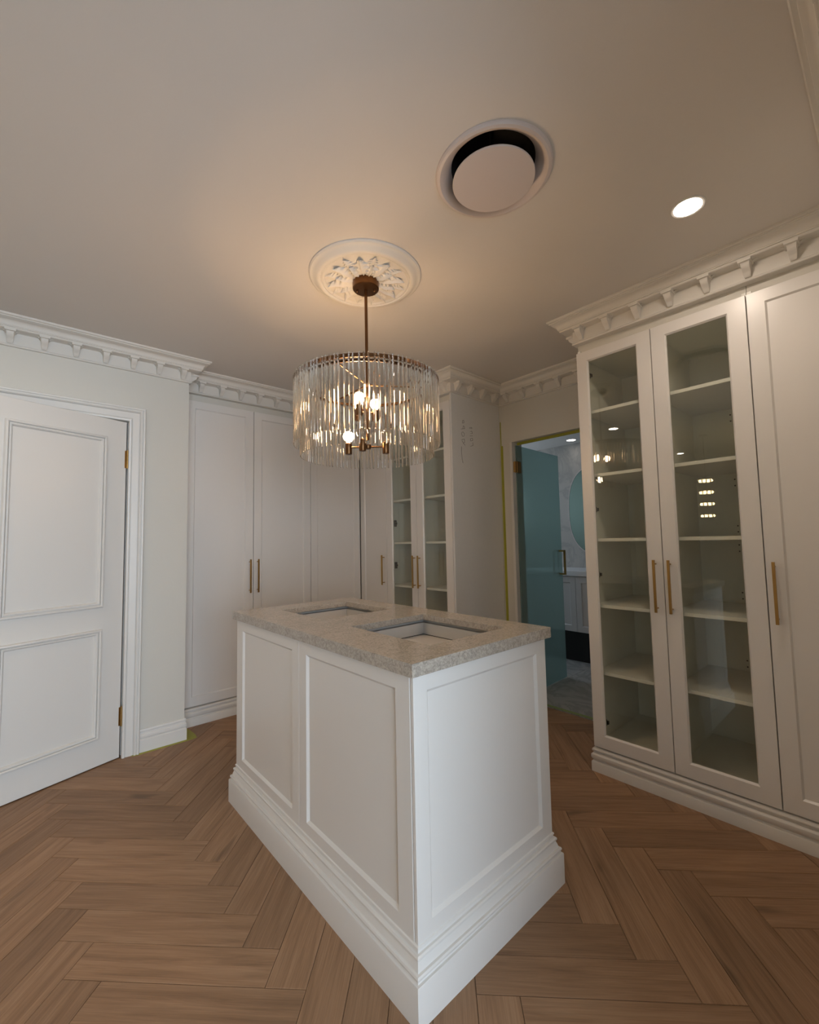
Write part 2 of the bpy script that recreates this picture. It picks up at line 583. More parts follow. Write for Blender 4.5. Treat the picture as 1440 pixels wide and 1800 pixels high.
full = prism([Vector(p) for p in ((-PL / 2, -PW / 2), (PL / 2, -PW / 2), (PL / 2, PW / 2), (-PL / 2, PW / 2))]).mesh('plank', 'oak', smooth=False)
OX, OY = .606, -.157
q2 = math.sqrt(.5)
rest = MB()
far_x = -2.35
nplank = 0
for k in range(-8, 4):
    for n_ in range(-40, 60):
        for typ in (0, 1):
            u = k * PL + n_ * PW + (PL / 2 if typ == 0 else PL + PW / 2)
            v = k * PL - n_ * PW + (PW / 2 if typ == 0 else PL / 2)
            cx, cy = OX + (u + v) * q2, OY + (u - v) * q2
            if cx < XW - .3 or cx > XP + .3 or cy < YB - .4 or cy > 2.9:
                continue
            ang = R(45) if typ == 0 else R(-45)
            ca, sa = math.cos(ang), math.sin(ang)
            poly = [Vector((cx + ca * a - sa * b, cy + sa * a + ca * b)) for a, b in ((-PL / 2, -PW / 2), (PL / 2, -PW / 2), (PL / 2, PW / 2), (-PL / 2, PW / 2))]
            xa, xb, ya, yb = XW, XP + .015, YB - .06, 2.62
            c = clip(clip(clip(clip(poly, 0, xa, False), 0, xb, True), 1, ya, False), 1, yb, True) if min(p.x for p in poly) < xa or max(p.x for p in poly) > xb or min(p.y for p in poly) < ya or max(p.y for p in poly) > yb else poly
            if len(c) < 3:
                continue
            c = [p for i, p in enumerate(c) if (p - c[i - 1]).length > .004]
            if len(c) < 3:
                continue
            area = abs(sum(c[i - 1].x * p.y - p.x * c[i - 1].y for i, p in enumerate(c))) / 2
            if area < .0006:
                continue
            # behind the corner wall or under the cabinets: nothing of them can be seen
            if all(p.x < -.02 and p.y > YL + .05 for p in c) or all(p.x > XR + .15 and p.y < YE - .1 for p in c) or all(p.x > XC + .15 and p.y > YP + .1 for p in c):
                continue
            if max(p.x for p in c) < far_x:
                pm = prism(c)
                rest.add(pm.v, pm.f)
                continue
            nplank += 1
            if c is poly:
                put('plank', full, floor, (cx, cy, 0), ang)
            else:
                loc = [Vector(((p.x - cx) * ca + (p.y - cy) * sa, -(p.x - cx) * sa + (p.y - cy) * ca)) for p in c]
                prism(loc).obj('plank', 'oak', floor, (cx, cy, 0), ang, smooth=False)
o = rest.obj('plank_field', 'oak', floor, smooth=False)
o['kind'] = 'stuff'
print('planks', nplank)

# ------------------------------------------------------------------ cornice
H = ZC
corn = [(-.03, -.150), (.006, -.152), (.012, -.150), (.015, -.145), (.013, -.140), (.009, -.137), (.009, -.072), (.014, -.069), (.060, -.069), (.064, -.066), (.064, -.059), (.069, -.0585), (.069, -.054), (.072, -.0525)]
corn += [(.072 + .032 * (1 - math.cos(t)), -.0525 + .031 * math.sin(t)) for t in (.35, .7, 1.05, 1.4)]
corn += [(.101, -.0195), (.107, -.019), (.107, -.013), (.113, -.0125), (.117, -.009), (.117, .0), (-.03, 0)]
cpath = [(XW, YL), (0, YL), (0, YF), (XC, YF), (XC, YP), (XP, YP), (XP, YE), (XR, YE), (XR, YB), (XW, YB)]
cor = struct(MB().sweep(cpath, [(d, H + z) for d, z in corn], True, XYZ).obj('trim_1', 'plaster'), 'white plaster cornice with scrolled brackets', 'cornice')
# one bracket: local x along the wall, -y out of it, z from the ceiling
lv = [(-.069, .0245, .064), (-.081, .0235, .064), (-.0815, .018, .054), (-.085, .0165, .052), (-.092, .0155, .050), (-.100, .015, .046), (-.108, .0145, .037), (-.115, .014, .027), (-.121, .0135, .021), (-.128, .0125, .018), (-.135, .011, .010)]
bk = MB()
vs = []
for z, hw, d in lv:
    vs += [(-hw, .0, z), (-hw, -d, z), (hw, -d, z), (hw, .0, z)]
fs = [(3, 2, 1, 0), tuple(len(vs) - 4 + i for i in range(4))]
for i in range(len(lv) - 1):
    for j in range(3):
        fs.append((4 * i + j, 4 * i + j + 1, 4 * i + 5 + j, 4 * i + 4 + j))
bk.add(vs, fs)
for sg in (-1, 1):        # curved webs that make the arched bays between the brackets
    pr = [(sg * .015, -.069)] + [(sg * (.015 + .028 - .028 * math.cos(t)), -.069 - .028 + .028 * math.sin(t)) for t in (0, .4, .8, 1.2, PI / 2)]
    vs = [(x, -.004, z) for x, z in pr] + [(x, -.026, z) for x, z in pr]
    m_ = len(pr)
    fs = [tuple(range(m_)), tuple(range(2 * m_ - 1, m_ - 1, -1))] + [(i, (i + 1) % m_, m_ + (i + 1) % m_, m_ + i) for i in range(m_)]
    bk.add(vs, fs)
bkm = bk.mesh('bracket', 'plaster')
SP = .149


def brackets(ax, fixed, a, b, rz):
    """equally spaced brackets between a and b"""
    m_ = max(1, round((b - a) / SP))
    for i in range(m_ + 1):
        t = a + (b - a) * i / m_
        put('bracket', bkm, cor, (t, fixed, H) if ax == 'x' else (fixed, t, H), rz)


brackets('x', YL - .008, -2.28, -.045, 0)
put('bracket', bkm, cor, (.008, YL + .045, H), R(90))
brackets('x', YF - .008, .13, XC - .12, 0)
brackets('y', XC - .008, YP + .045, YF - .13, R(-90))
brackets('x', YP - .008, XC + .05, XP - .10, 0)
brackets('y', XP - .008, YE + .13, YP - .10, R(-90))
brackets('x', YE + .008, XR + .05, XP - .12, R(180))
brackets('y', XR - .008, YB + .09, YE - .043, R(-90))
brackets('x', YB + .008, -1.0, XR - .12, R(180))

# ------------------------------------------------------------------ skirting, architrave
bl = [(-.01, 0), (.013, 0), (.013, .074), (.010, .078), (.006, .080), (.006, .084), (.011, .088), (.013, .098), (.011, .108), (.006, .113), (.005, .124), (.009, .127), (.010, .134), (.007, .141), (-.01, .145)]
o = MB().sweep([(-.262, YL), (0, YL), (0, YF + .02)], bl, False, XYZ).obj('baseboard_left', 'trim')
struct(o, 'white moulded skirting right of the panelled door', 'skirting')
struct(MB().sweep([(-2.4, YL), (-1.197, YL)], bl, False, XYZ).obj('baseboard_west', 'trim'), 'white moulded skirting left of the panelled door', 'skirting')
bw = [(-.03, 0), (.012, 0), (.012, .050), (.010, .054), (.003, .056), (.002, .061), (.009, .067), (.013, .078), (.012, .090), (.006, .098), (-.001, .100), (-.001, .105), (.006, .108), (.008, .116), (.005, .123), (-.004, .126), (-.03, .128)]
struct(MB().sweep([(.004, YF), (XC, YF), (XC, YP), (XP - .002, YP)], bw, False, XYZ).obj('baseboard_far', 'trim'), 'white moulded plinth under the far wardrobes', 'skirting')
struct(MB().sweep([(XP - .002, YE), (XR, YE), (XR, YB + .002)], bw, False, XYZ).obj('baseboard_right', 'trim'), 'white moulded plinth under the right-hand wardrobes', 'skirting')
struct(MB().sweep([(XR - .012, YB), (.02, YB)], bl, False, XYZ).obj('baseboard_back', 'trim'), 'white moulded skirting of the wall behind the camera', 'skirting')
ar = [(0, -.01), (0, .011), (.003, .016), (.011, .018), (.016, .015), (.0165, .008), (.0195, .008), (.020, .012), (.056, .014), (.0565, .010), (.0595, .010), (.060, .018), (.066, .026), (.073, .026), (.076, .020), (.079, .020), (.080, .027), (.088, .028), (.092, .024), (.092, -.005)]
arch = struct(MB().sweep([(-.357, 0), (-.357, 2.112), (-1.100, 2.112), (-1.100, 0)], ar, False, lambda a, b, h: (a, YL - h, b)).obj('trim_2', 'trim'), 'white moulded architrave around the panelled door', 'architrave')
MB().box(-.357, -.345, YL + .045, YL + .115, 0, 2.112).box(-1.112, -1.10, YL + .045, YL + .115, 0, 2.112).box(-1.10, -.357, YL + .045, YL + .115, 2.112, 2.125).obj('jamb', 'trim', arch, smooth=False)

# ------------------------------------------------------------------ panelled door, ajar
door = struct(put('door_1', None, None, (-.364, YL + .004, 0), R(199.55)), 'white two-panel door standing slightly open', 'door')
DW = .735
MB().box(.003, DW, -.036, 0, .006, 2.104).obj('leaf', 'trim', door, bevel=.0015)
mo = [(.0, -.002), (.0, .013), (.003, .018), (.010, .020), (.0145, .016), (.015, .007), (.018, .007), (.0185, .013), (.022, .015), (.027, .013), (.0315, .006), (.034, -.002)]
for nm, (a0, a1, b0, b1) in (('upper', (.122, .613, .937, 1.987)), ('lower', (.125, .610, .164, .806))):
    # travel so that the profile runs inwards from the outer edge
    pth = [(a0, b0), (a0, b1), (a1, b1), (a1, b0)]
    MB().sweep(pth, mo, True, lambda a, b, h: (a, h, b)).obj('panel_moulding', 'trim', door)
for z in (.196, 1.806):
    hb = MB()
    for i in range(5):
        hb.cyl((-.001, .007, z + i * .0225), (-.001, .007, z + i * .0225 + .0215), .0065, 12)
    hb.cyl((-.001, .007, z - .004), (-.001, .007, z + .117), .004, 10)
    hb.box(.001, .012, -.001, .0015, z, z + .112)
    h_ = hb.obj('hinge', 'brass', door)
    h_['label'] = 'brass butt hinge'

# ------------------------------------------------------------------ masking tape
def tape(name, mb, label, mat='tape'):
    return tag(mb.obj(name, mat, smooth=False), label, 'tape')


t_ = MB().add([(-.305, YL - .028, 0), (-.262, YL - .034, 0), (.022, YL - .034, 0), (.022, YL - .012, 0), (-.305, YL - .012, 0),
               (-.305, YL - .028, .0012), (-.262, YL - .034, .0012), (.022, YL - .034, .0012), (.022, YL - .012, .0012), (-.305, YL - .012, .0012)],
              [(5, 6, 7, 8, 9), (0, 1, 6, 5), (1, 2, 7, 6), (2, 3, 8, 7), (3, 4, 9, 8), (4, 0, 5, 9)])
pts = [(.012, YL - .03), (.045, YL - .035), (.075, YL - .022), (.080, YL + .04), (.074, YL + .12), (.064, YF - .02), (.014, YF - .02)]
m_ = len(pts)
t_.add([(x, y, .0002) for x, y in pts] + [(x, y, .0014) for x, y in pts], [tuple(range(m_, 2 * m_))] + [(i, (i + 1) % m_, m_ + (i + 1) % m_, m_ + i) for i in range(m_)])
tape('masking_tape', t_, 'yellow-green tape on the floor along the skirting by the panelled door')
tape('masking_tape', MB().box(XP - .0015, XP - .0003, YP - .030, YP - .006, .02, 2.10).box(XP - .0014, XP - .0003, YP - .015, YP - .006, 2.10, 2.31),
     'yellow-green tape running up the wall beside the white end panel')
tape('masking_tape', MB().box(XP + .050, XP + .056, .362, 1.165, 2.092, 2.1148), 'yellow-green tape across the head of the bathroom doorway')
tape('masking_tape', MB().box(XP + .018, XP + .052, .37, 1.165, .0062, .0075), 'pale green tape across the bathroom doorway threshold', 'tape_pale')

# ------------------------------------------------------------------ wardrobes (local x along the front, y into the depth)
ZB, ZT = .135, 2.392
bar = MB().box(-.0055, .0055, -.036, -.025, -.1325, .1325)
for z in (-.112, .112):
    bar.cyl((0, -.026, z), (0, .002, z), .0042, 10)
bar_m = bar.mesh('handle', 'brass', bevel=.0008)
hng = MB().box(.0, .014, .022, .05, -.028, .028)
hng.box(.004, .034, .026, .040, -.009, .009).cyl((.02, .03, -.016), (.02, .03, .016), .006, 10)
hng_m = hng.mesh('hinge', 'black', bevel=.0008)


def frame_mb(x0, x1, z0, z1, st, rl0, rl1, th=.020, rec=.0085, inset=0.007):
    """shaker frame: flat face, small bevel down to the recess"""
    a0, a1, b0, b1 = x0 + st[0], x1 - st[1], z0 + rl0, z1 - rl1
    m = MB()
    e = .001
    O = [(x0 + e, z0 + e), (x1 - e, z0 + e), (x1 - e, z1 - e), (x0 + e, z1 - e)]
    O2 = [(x0, z0), (x1, z0), (x1, z1), (x0, z1)]
    I = [(a0, b0), (a1, b0), (a1, b1), (a0, b1)]
    I2 = [(a0 + inset, b0 + inset), (a1 - inset, b0 + inset), (a1 - inset, b1 - inset), (a0 + inset, b1 - inset)]
    rings = [([(x, th, z) for x, z in O2]), ([(x, e, z) for x, z in O2]), ([(x, 0, z) for x, z in O]), ([(x, 0, z) for x, z in I]), ([(x, rec, z) for x, z in I2]), ([(x, th, z) for x, z in I2])]
    vs = [p for r_ in rings for p in r_]
    fs = []
    for k in range(len(rings)):
        k2 = (k + 1) % len(rings)
        for i in range(4):
            j = (i + 1) % 4
            fs.append((4 * k + i, 4 * k + j, 4 * k2 + j, 4 * k2 + i))
    m.add(vs, fs)
    return m, (a0 + inset, a1 - inset, b0 + inset, b1 - inset)


SH = (.546, .920, 1.295, 1.668, 2.042)


def cabinet(name, label, loc, rz, width, doors, glass, depth, group, fascia_to=2.47, shelf_y=.035, hin=.027):
    c = thing(name, label, 'wardrobe', loc, rz, group)
    b = MB()
    s = .018
    b.box(.001, s, .022, depth, ZB - .10, ZT + .02).box(width - s, width - .001, .022, depth, ZB - .10, ZT + .02)
    b.box(s, width - s, .022, depth, ZB - .002, ZB + s).box(s, width - s, .022, depth, ZT - .018, ZT)
    b.box(s, width - s, depth - .012, depth - .002, ZB + s, ZT - .018)
    b.box(.001, width - .001, .03, depth - .02, .004, ZB - .01)
    if glass:
        b.box(doors[0][1] - .009, doors[0][1] + .009, .03, depth - .012, ZB + s, ZT - .018)
    b.obj('carcass', 'inner', c, smooth=False)
    MB().box(.001, width - .001, .030, .045, ZT - .01, fascia_to).obj('fascia', 'wall', c, smooth=False)  # darker wall paint stands in for the shade under the cornice
    for (x0, x1, hx, hinge_left) in doors:
        g = .0021
        m, (a0, a1, b0, b1) = frame_mb(x0 + g, x1 - g, ZB, ZT, (.064, .064) if not glass else glass[doors.index((x0, x1, hx, hinge_left))], .066, .056)
        d = m.obj('door', 'white', c, smooth=False)
        if glass:
            MB().box(a0 - .001, a1 + .001, .010, .014, b0 - .001, b1 + .001).obj('glass_pane', 'pane', d, smooth=False)['label'] = 'clear glass pane'
            for z in (.27, 1.09, 1.461, 2.25):
                h = put('hinge', hng_m, d, (a0 - hin if hinge_left else a1 + .03, 0, z))
                if not hinge_left:
                    h.scale.x = -1
                h['label'] = 'black concealed hinge'
        else:
            MB().box(a0 - .002, a1 + .002, .0085, .016, b0 - .002, b1 + .002).obj('panel', 'white', d, smooth=False)
        if hx is not None:
            put('handle', bar_m, d, (hx, 0, 1.048))['label'] = 'brushed brass bar handle'
    if glass:
        holes = MB()
        for (x0, x1, hx, hl) in doors:
            a, e = (s, doors[0][1] - .009) if x0 == doors[0][0] else (doors[0][1] + .009, width - s)
            for z in SH:
                MB().box(a + .001, e - .001, shelf_y, depth - .013, z - .018, z).obj('shelf', 'shelf', c, bevel=.001, smooth=False)
                for dz in (-.088, -.052, .022, .056):
                    for xx in ((a + e) / 2,):
                        holes.cyl((xx, depth - .0126, z + dz), (xx, depth - .006, z + dz), .0042, 8)
        h = holes.obj('pin_hole', 'gap', c)
        h['kind'] = 'stuff'
        h['label'] = 'rows of small dark shelf pin holes'
    return c


G = 'white wardrobes around the room'
cabinet('wardrobe', 'white wardrobe unit on the right with two tall clear glass doors and brass handles', (XR, YE, 0), R(-90), .818,
        [(0, .410, .375, True), (.410, .818, .443, False)], [(.060, .068), (.064, .070)], .605, G)
cabinet('wardrobe', 'white solid-door wardrobe unit at the right edge with a brass handle', (XR, YE - .818, 0), R(-90), .422,
        [(0, .420, .033, False)], None, .605, G)
cabinet('wardrobe', 'white double-door wardrobe unit beside the panelled door wall with paired brass handles', (.030, YF, 0), 0, 1.035,
        [(0, .518, .486, True), (.518, 1.035, .550, False)], None, .58, G)
cabinet('wardrobe', 'white single-door wardrobe unit in the far corner without any handle', (1.065, YF, 0), 0, .534,
        [(0, .532, None, True)], None, .58, G)
cabinet('wardrobe', 'narrow white solid-door wardrobe unit left of the far glass-door cupboard', (XC, YF - .0005, 0), R(-90), .4055,
        [(.0, .4055, .3655, True)], None, .60, G)
far_glass = cabinet('wardrobe', 'white far cupboard with two narrow glass doors beside the pencil-marked end panel', (XC, 2.125, 0), R(-90), .806,
                    [(0, .404, .372, True), (.404, .806, .436, False)], [(.071, .071), (.071, .071)], .600, G, hin=.010)
pn = MB().box(.806, .822, .004, .606, .05, 2.47).obj('side_panel', 'raw', far_glass, smooth=False)
pn['label'] = 'pale grey end panel with pencil marks'
# pencil note on the end panel, written sideways (strokes in panel x / z)
st = []
def stroke(pts):
    st.append(pts)
stroke([(1.713, 2.035), (1.710, 1.99), (1.716, 1.94), (1.726, 1.905)])
stroke([(1.715, 2.09), (1.748, 2.10), (1.752, 2.075), (1.735, 2.065), (1.72, 2.085)])
stroke([(1.735, 2.065), (1.757, 2.05)])
stroke([(1.718, 2.135), (1.728, 2.118), (1.746, 2.122), (1.750, 2.142), (1.738, 2.155), (1.722, 2.150), (1.718, 2.135)])
stroke([(1.712, 2.175), (1.758, 2.185)])
stroke([(1.735, 2.180), (1.740, 2.205), (1.752, 2.203), (1.756, 2.183)])
stroke([(1.730, 2.225), (1.752, 2.232), (1.748, 2.25), (1.733, 2.247), (1.732, 2.228)])
stroke([(1.820, 2.05), (1.853, 2.062), (1.850, 2.085)])
stroke([(1.822, 2.095), (1.850, 2.102), (1.848, 2.12), (1.826, 2.115), (1.822, 2.098)])
stroke([(1.818, 2.135), (1.850, 2.140)])
stroke([(1.824, 2.155), (1.850, 2.160), (1.842, 2.178), (1.822, 2.172)])
stroke([(1.814, 2.195), (1.846, 2.200), (1.842, 2.208), (1.814, 2.203)])
pm_ = MB()
for s_ in st:
    for (xa, za), (xb, zb_) in zip(s_[:-1], s_[1:]):
        # into the cabinet frame: local x = 2.125 - y, local y = x - XC
        pm_.cyl((2.125 - (YP - .0004), xa - XC, za), (2.125 - (YP - .0004), xb - XC, zb_), .0014, 6)
o = pm_.obj('pencil_note', 'pencil', far_glass)
o['label'] = 'sideways pencil handwriting'
o['kind'] = 'stuff'

# ------------------------------------------------------------------ island
IW, ID, ZI = .6963, 1.3731, .913
isl = thing('island', 'white panelled island cabinet on the parquet under the chandelier', 'cabinet', (0, 0, 0))
b = MB().box(.012, IW - .012, .012, ID - .012, .02, .84).box(.004, .02, .012, .016, .15, ZI)
b.obj('body', 'white', isl, smooth=False)


def face(width, panels, z0, z1, mp, name='side_panel', joints=(), th=.0118):
    """one clad side: a flat board with recessed panels, split at joints by a fine groove"""
    cuts = [0] + list(joints) + [width]
    for (c0, c1), (p0, p1) in zip(zip(cuts[:-1], cuts[1:]), panels):
        m, (a0, a1, b0, b1) = frame_mb(c0 + .0008, c1 - .0008, z0, z1, (p0 - c0, c1 - p1), .226 - z0, z1 - .862, th=th, rec=.009, inset=.010)
        m.box(a0 - .002, a1 + .002, .009, .0115, b0 - .002, b1 + .002)
        m.v = [mp(*v) for v in m.v]
        m.obj(name, 'white', isl, smooth=False)


# left face (x=0, seen from -x): local a runs with decreasing y
face(ID - .0145, [(ID - 1.297, ID - .752), (ID - .634, ID - .080)], .15, ZI, lambda a, y, z: (y, ID - a, z), joints=(ID - .692,))
face(IW, [(.054, .634)], .15, ZI, lambda a, y, z: (a, y, z))
face(ID, [(.076, .634), (.752, 1.297)], .15, ZI, lambda a, y, z: (IW - y, a, z), joints=(.692,))
face(IW, [(.06, IW - .06)], .15, ZI, lambda a, y, z: (IW - a, ID - y, z))
pl = [(-.012, .0), (.028, .0), (.028, .105), (.0265, .109), (.0205, .110), (.0185, .114), (.0225, .118), (.0235, .124), (.021, .129), (.0145, .130), (.0125, .139), (.0095, .147), (.0075, .151), (.0115, .156), (.0115, .162), (.008, .166), (.002, .167), (.001, .172), (.0045, .177), (.0035, .182), (-.001, .185), (-.012, .185)]
MB().sweep([(0, 0), (0, ID), (IW, ID), (IW, 0)], [(-d, h) for d, h in pl], True, XYZ).obj('plinth', 'white', isl)
CUT = [(.180, .580, .818, 1.232), (.176, .584, .108, .578)]
for x0, x1, y0, y1 in CUT:      # the two shallow display drawers seen through the cut-outs
    e = .012
    d = MB().box(x0 - e - .012, x0 - e, y0 - e - .012, y1 + e + .012, .855, .911).box(x1 + e, x1 + e + .012, y0 - e - .012, y1 + e + .012, .855, .911)
    d.box(x0 - e, x1 + e, y0 - e - .012, y0 - e, .855, .911).box(x0 - e, x1 + e, y1 + e, y1 + e + .012, .855, .911)
    d.box(x0 - e - .012, x1 + e + .012, y0 - e - .012, y1 + e + .012, .845, .856)
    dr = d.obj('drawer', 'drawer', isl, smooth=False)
    for h0, h1 in ((.8565, .8590),):      # dark seam along the bottom of the drawer sides
        MB().sweep([(x0 - e, y0 - e), (x0 - e, y1 + e), (x1 + e, y1 + e), (x1 + e, y0 - e)], [(-.002, h0), (.0012, h0), (.0012, h1), (-.002, h1)], True, XYZ).obj('shadow_gap', 'gap', dr, smooth=False)

# stone top: 20 mm slab with two cut-outs and a 40 mm mitred edge
xs = [-.017, .176, .180, .580, .584, IW + .017]
ov = .017
top = MB()
gx = [-ov, .176, .180, .580, .584, IW + ov]
gy = [-ov, .108, .578, .818, 1.232, ID + ov]
zt, zs, zb = .953, .928, .9135


def in_cut(cx, cy):
    return any(a < cx < b_ and c < cy < d_ for a, b_, c, d_ in CUT)


def rim(zq, flip):
    idx = {}
    vs, fs = [], []
    for i, x in enumerate(gx):
        for j, y in enumerate(gy):
            idx[i, j] = len(vs)
            vs.append((x, y, zq))
    for i in range(5):
        for j in range(5):
            if not in_cut((gx[i] + gx[i + 1]) / 2, (gy[j] + gy[j + 1]) / 2):
                q = (idx[i, j], idx[i + 1, j], idx[i + 1, j + 1], idx[i, j + 1])
                fs.append(q[::-1] if flip else q)
    top.add(vs, fs)


rim(zt, False)
rim(zs, True)
for x0, x1, y0, y1 in CUT:
    c4 = [(x0, y0), (x1, y0), (x1, y1), (x0, y1)]
    for i in range(4):
        p, q = c4[i], c4[(i + 1) % 4]
        top.add([(p[0], p[1], zs), (q[0], q[1], zs), (q[0], q[1], zt), (p[0], p[1], zt)], [(3, 2, 1, 0)])
top.sweep([(-ov, -ov), (-ov, ID + ov), (IW + ov, ID + ov), (IW + ov, -ov)], [(0, zt), (0, zb + .001), (.001, zb), (.022, zb), (.022, zs)], True, XYZ)
ct = top.obj('countertop', 'stone', smooth=False, fix=False)
for x0, x1, y0, y1 in CUT:      # white substrate under the slab round each cut-out, a thin dark joint above it
    e = .012
    pth = [(x0 - e, y0 - e), (x0 - e, y1 + e), (x1 + e, y1 + e), (x1 + e, y0 - e)]
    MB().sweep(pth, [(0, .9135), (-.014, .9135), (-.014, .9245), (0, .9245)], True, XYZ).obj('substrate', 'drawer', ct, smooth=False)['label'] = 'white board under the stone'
    MB().sweep(pth, [(-.001, .9245), (-.014, .9245), (-.014, zs), (-.001, zs)], True, XYZ).obj('joint', 'gap', ct, smooth=False)['label'] = 'dark joint under the stone'
tag(ct, 'speckled grey stone top with two rectangular cut-outs on the island', 'countertop')

# ------------------------------------------------------------------ ceiling rose
PX, PY = .370, .708
rose = thing('ceiling_rose', 'round white plaster ceiling rose with leaf relief above the chandelier', 'ceiling rose', (PX, PY, ZC))
MB().lathe([(.272, .002), (.272, -.006), (.266, -.011), (.255, -.012), (.247, -.018), (.236, -.027), (.226, -.031), (.219, -.030), (.215, -.024)], 72).obj('moulding_ring', 'plaster', rose)
MB().lathe([(.217, -.020), (.215, -.025), (.208, -.027), (.203, -.024), (.198, -.021), (.12, -.0225), (.06, -.026), (.001, -.027)], 64).obj('disc', 'plaster', rose)


def leaf(r0, r1, wd, hh, curl):
    m = MB()
    nt_, ns = 18, 9
    vs, fs = [], []
    for i in range(nt_ + 1):
        t = i / nt_
        wdt = wd * (math.sin(PI * min(1, .08 + t * .92)) ** .7) * (1 + .30 * math.sin(t * 4.5 * 2 * PI)) * (1 if t < .8 else 1.05 - .2 * (t - .8))
        for j in range(ns):
            s = -1 + 2 * j / (ns - 1)
            h = hh * (1 - s * s) * (.35 + .65 * math.sin(PI * t)) + .30 * hh * math.cos(s * 3 * PI - t * 9 * abs(s)) * (1 - .6 * abs(s)) + curl * max(0, t - .72) * 3 * (1 - .5 * abs(s))
            rr = r0 + (r1 - r0) * t - .012 * abs(s) * (1 + .5 * t)
            vs.append((rr, s * wdt, -.0215 - max(h, -.002)))
    for i in range(nt_):
        for j in range(ns - 1):
            k = i * ns + j
            fs.append((k, k + 1, k + ns + 1, k + ns))
    return m.add(vs, fs)


lm1 = leaf(.050, .190, .040, .017, .012).mesh('leaf', 'plaster')
lm2 = leaf(.056, .150, .026, .020, .008).mesh('leaf', 'plaster')
lm3 = leaf(.130, .200, .022, .010, .008).mesh('leaf', 'plaster')
for i in range(8):
    put('leaf', lm1, rose, (0, 0, 0), 2 * PI * i / 8)
    put('leaf', lm2, rose, (0, 0, 0), 2 * PI * (i + .5) / 8)
    put('leaf', lm3, rose, (0, 0, 0), 2 * PI * (i + .5) / 8)

# ------------------------------------------------------------------ chandelier
ZR, RR = 2.058, .333
ch = thing('chandelier', 'round two-tier glass rod chandelier on a brass pole above the island', 'chandelier', (PX, PY, 0))
MB().lathe([(.001, 2.572), (.061, 2.572), (.064, 2.568), (.064, 2.534), (.060, 2.530), (.02, 2.528), (.001, 2.528)], 40).obj('canopy', 'bronze', ch)
for a in (2.4, 5.5):
    MB().lathe([(.001, 2.531), (.006, 2.529), (.007, 2.524), (.005, 2.518), (.001, 2.516)], 12, (.042 * math.cos(a), .042 * math.sin(a), 0)).obj('screw_cap', 'bronze', ch)
MB().cyl((0, 0, 2.53), (0, 0, 1.785), .0075, 16).obj('pole', 'bronze', ch)
MB().lathe([(RR - .004, ZR - .008), (RR + .004, ZR - .008), (RR + .004, ZR + .008), (RR - .004, ZR + .008), (RR - .004, ZR - .008)], 96).obj('ring', 'bronze', ch)
R2 = .304
MB().lathe([(R2 - .004, ZR - .014), (R2 + .004, ZR - .014), (R2 + .004, ZR - .004), (R2 - .004, ZR - .004), (R2 - .004, ZR - .014)], 96).obj('inner_ring', 'bronze', ch)
for k in range(3):
    a = R(48.5 + 40 + 120 * k)
    MB().cyl((.01 * math.cos(a), .01 * math.sin(a), ZR - .004), (RR * math.cos(a), RR * math.sin(a), ZR - .004), .004, 8).obj('spoke', 'bronze', ch)
MB().lathe([(.001, ZR + .012), (.016, ZR + .010), (.02, ZR), (.016, ZR - .014), (.001, ZR - .016)], 20).obj('hub', 'bronze', ch)


def rod(zt_, zb_, r):
    m = MB().lathe([(.0005, zt_), (r * .75, zt_ - .0012), (r, zt_ - .004), (r, zb_ + .004), (r * .75, zb_ + .0012), (.0005, zb_)], 10)
    return m


r_out = rod(ZR + .013, 1.752, .0040).mesh('glass_rod', 'rod')
r_in = rod(ZR + .002, 1.700, .0040).mesh('glass_rod', 'rod')
NO, NI = 104, 94
for i in range(NO):
    a = 2 * PI * (i + .15 * math.sin(i * 2.3)) / NO
    put('glass_rod', r_out, ch, ((RR + .0085) * math.cos(a), (RR + .0085) * math.sin(a), 0), a)
for i in range(NI):
    a = 2 * PI * (i + .5 + .15 * math.sin(i * 1.7)) / NI
    put('glass_rod', r_in, ch, ((R2 + .0075) * math.cos(a), (R2 + .0075) * math.sin(a), 0), a)


def globe(r, zc):
    return [(r * math.sin(t), zc - r * math.cos(t)) for t in [PI * k / 16 for k in range(1, 15)]]


sock_m = MB().lathe([(.001, -.034), (.014, -.034), (.016, -.030), (.016, .018), (.013, .022), (.001, .022)], 20).mesh('socket', 'bronze')
gl_m = MB().lathe([(.0005, .0795)] + [(r_, z_) for r_, z_ in reversed(globe(.028, .052))] + [(.012, .022), (.012, .018)], 24).mesh('bulb', 'bulbglass')
fil_m = MB().lathe([(.001, .0745), (.012, .0735), (.021, .066), (.0255, .056), (.0245, .046), (.018, .034), (.009, .026), (.001, .024)], 20).mesh('filament', 'bulb')
tiers = [(1.925, [(194.5, .060, True), (14.5, .060, True), (104.5, .060, True)]),
         (1.752, [(138.5, .092, True), (318.5, .085, False), (215.0, .075, False)])]
for z, lamps in tiers:
    MB().lathe([(.001, z - .010), (.013, z - .010), (.016, z - .004), (.016, z + .010), (.001, z + .014)], 16).obj('lamp_hub', 'bronze', ch)
    for ang, rad, lit in lamps:
        a = R(ang)
        px, py = rad * math.cos(a), rad * math.sin(a)
        MB().cyl((0, 0, z), (px, py, z), .0045, 8).obj('lamp_arm', 'bronze', ch)
        s_ = put('socket', sock_m, ch, (px, py, z))
        put('bulb', gl_m, s_)['label'] = 'clear globe bulb'
        if lit:
            put('filament', fil_m, s_)['label'] = 'glowing amber filament'

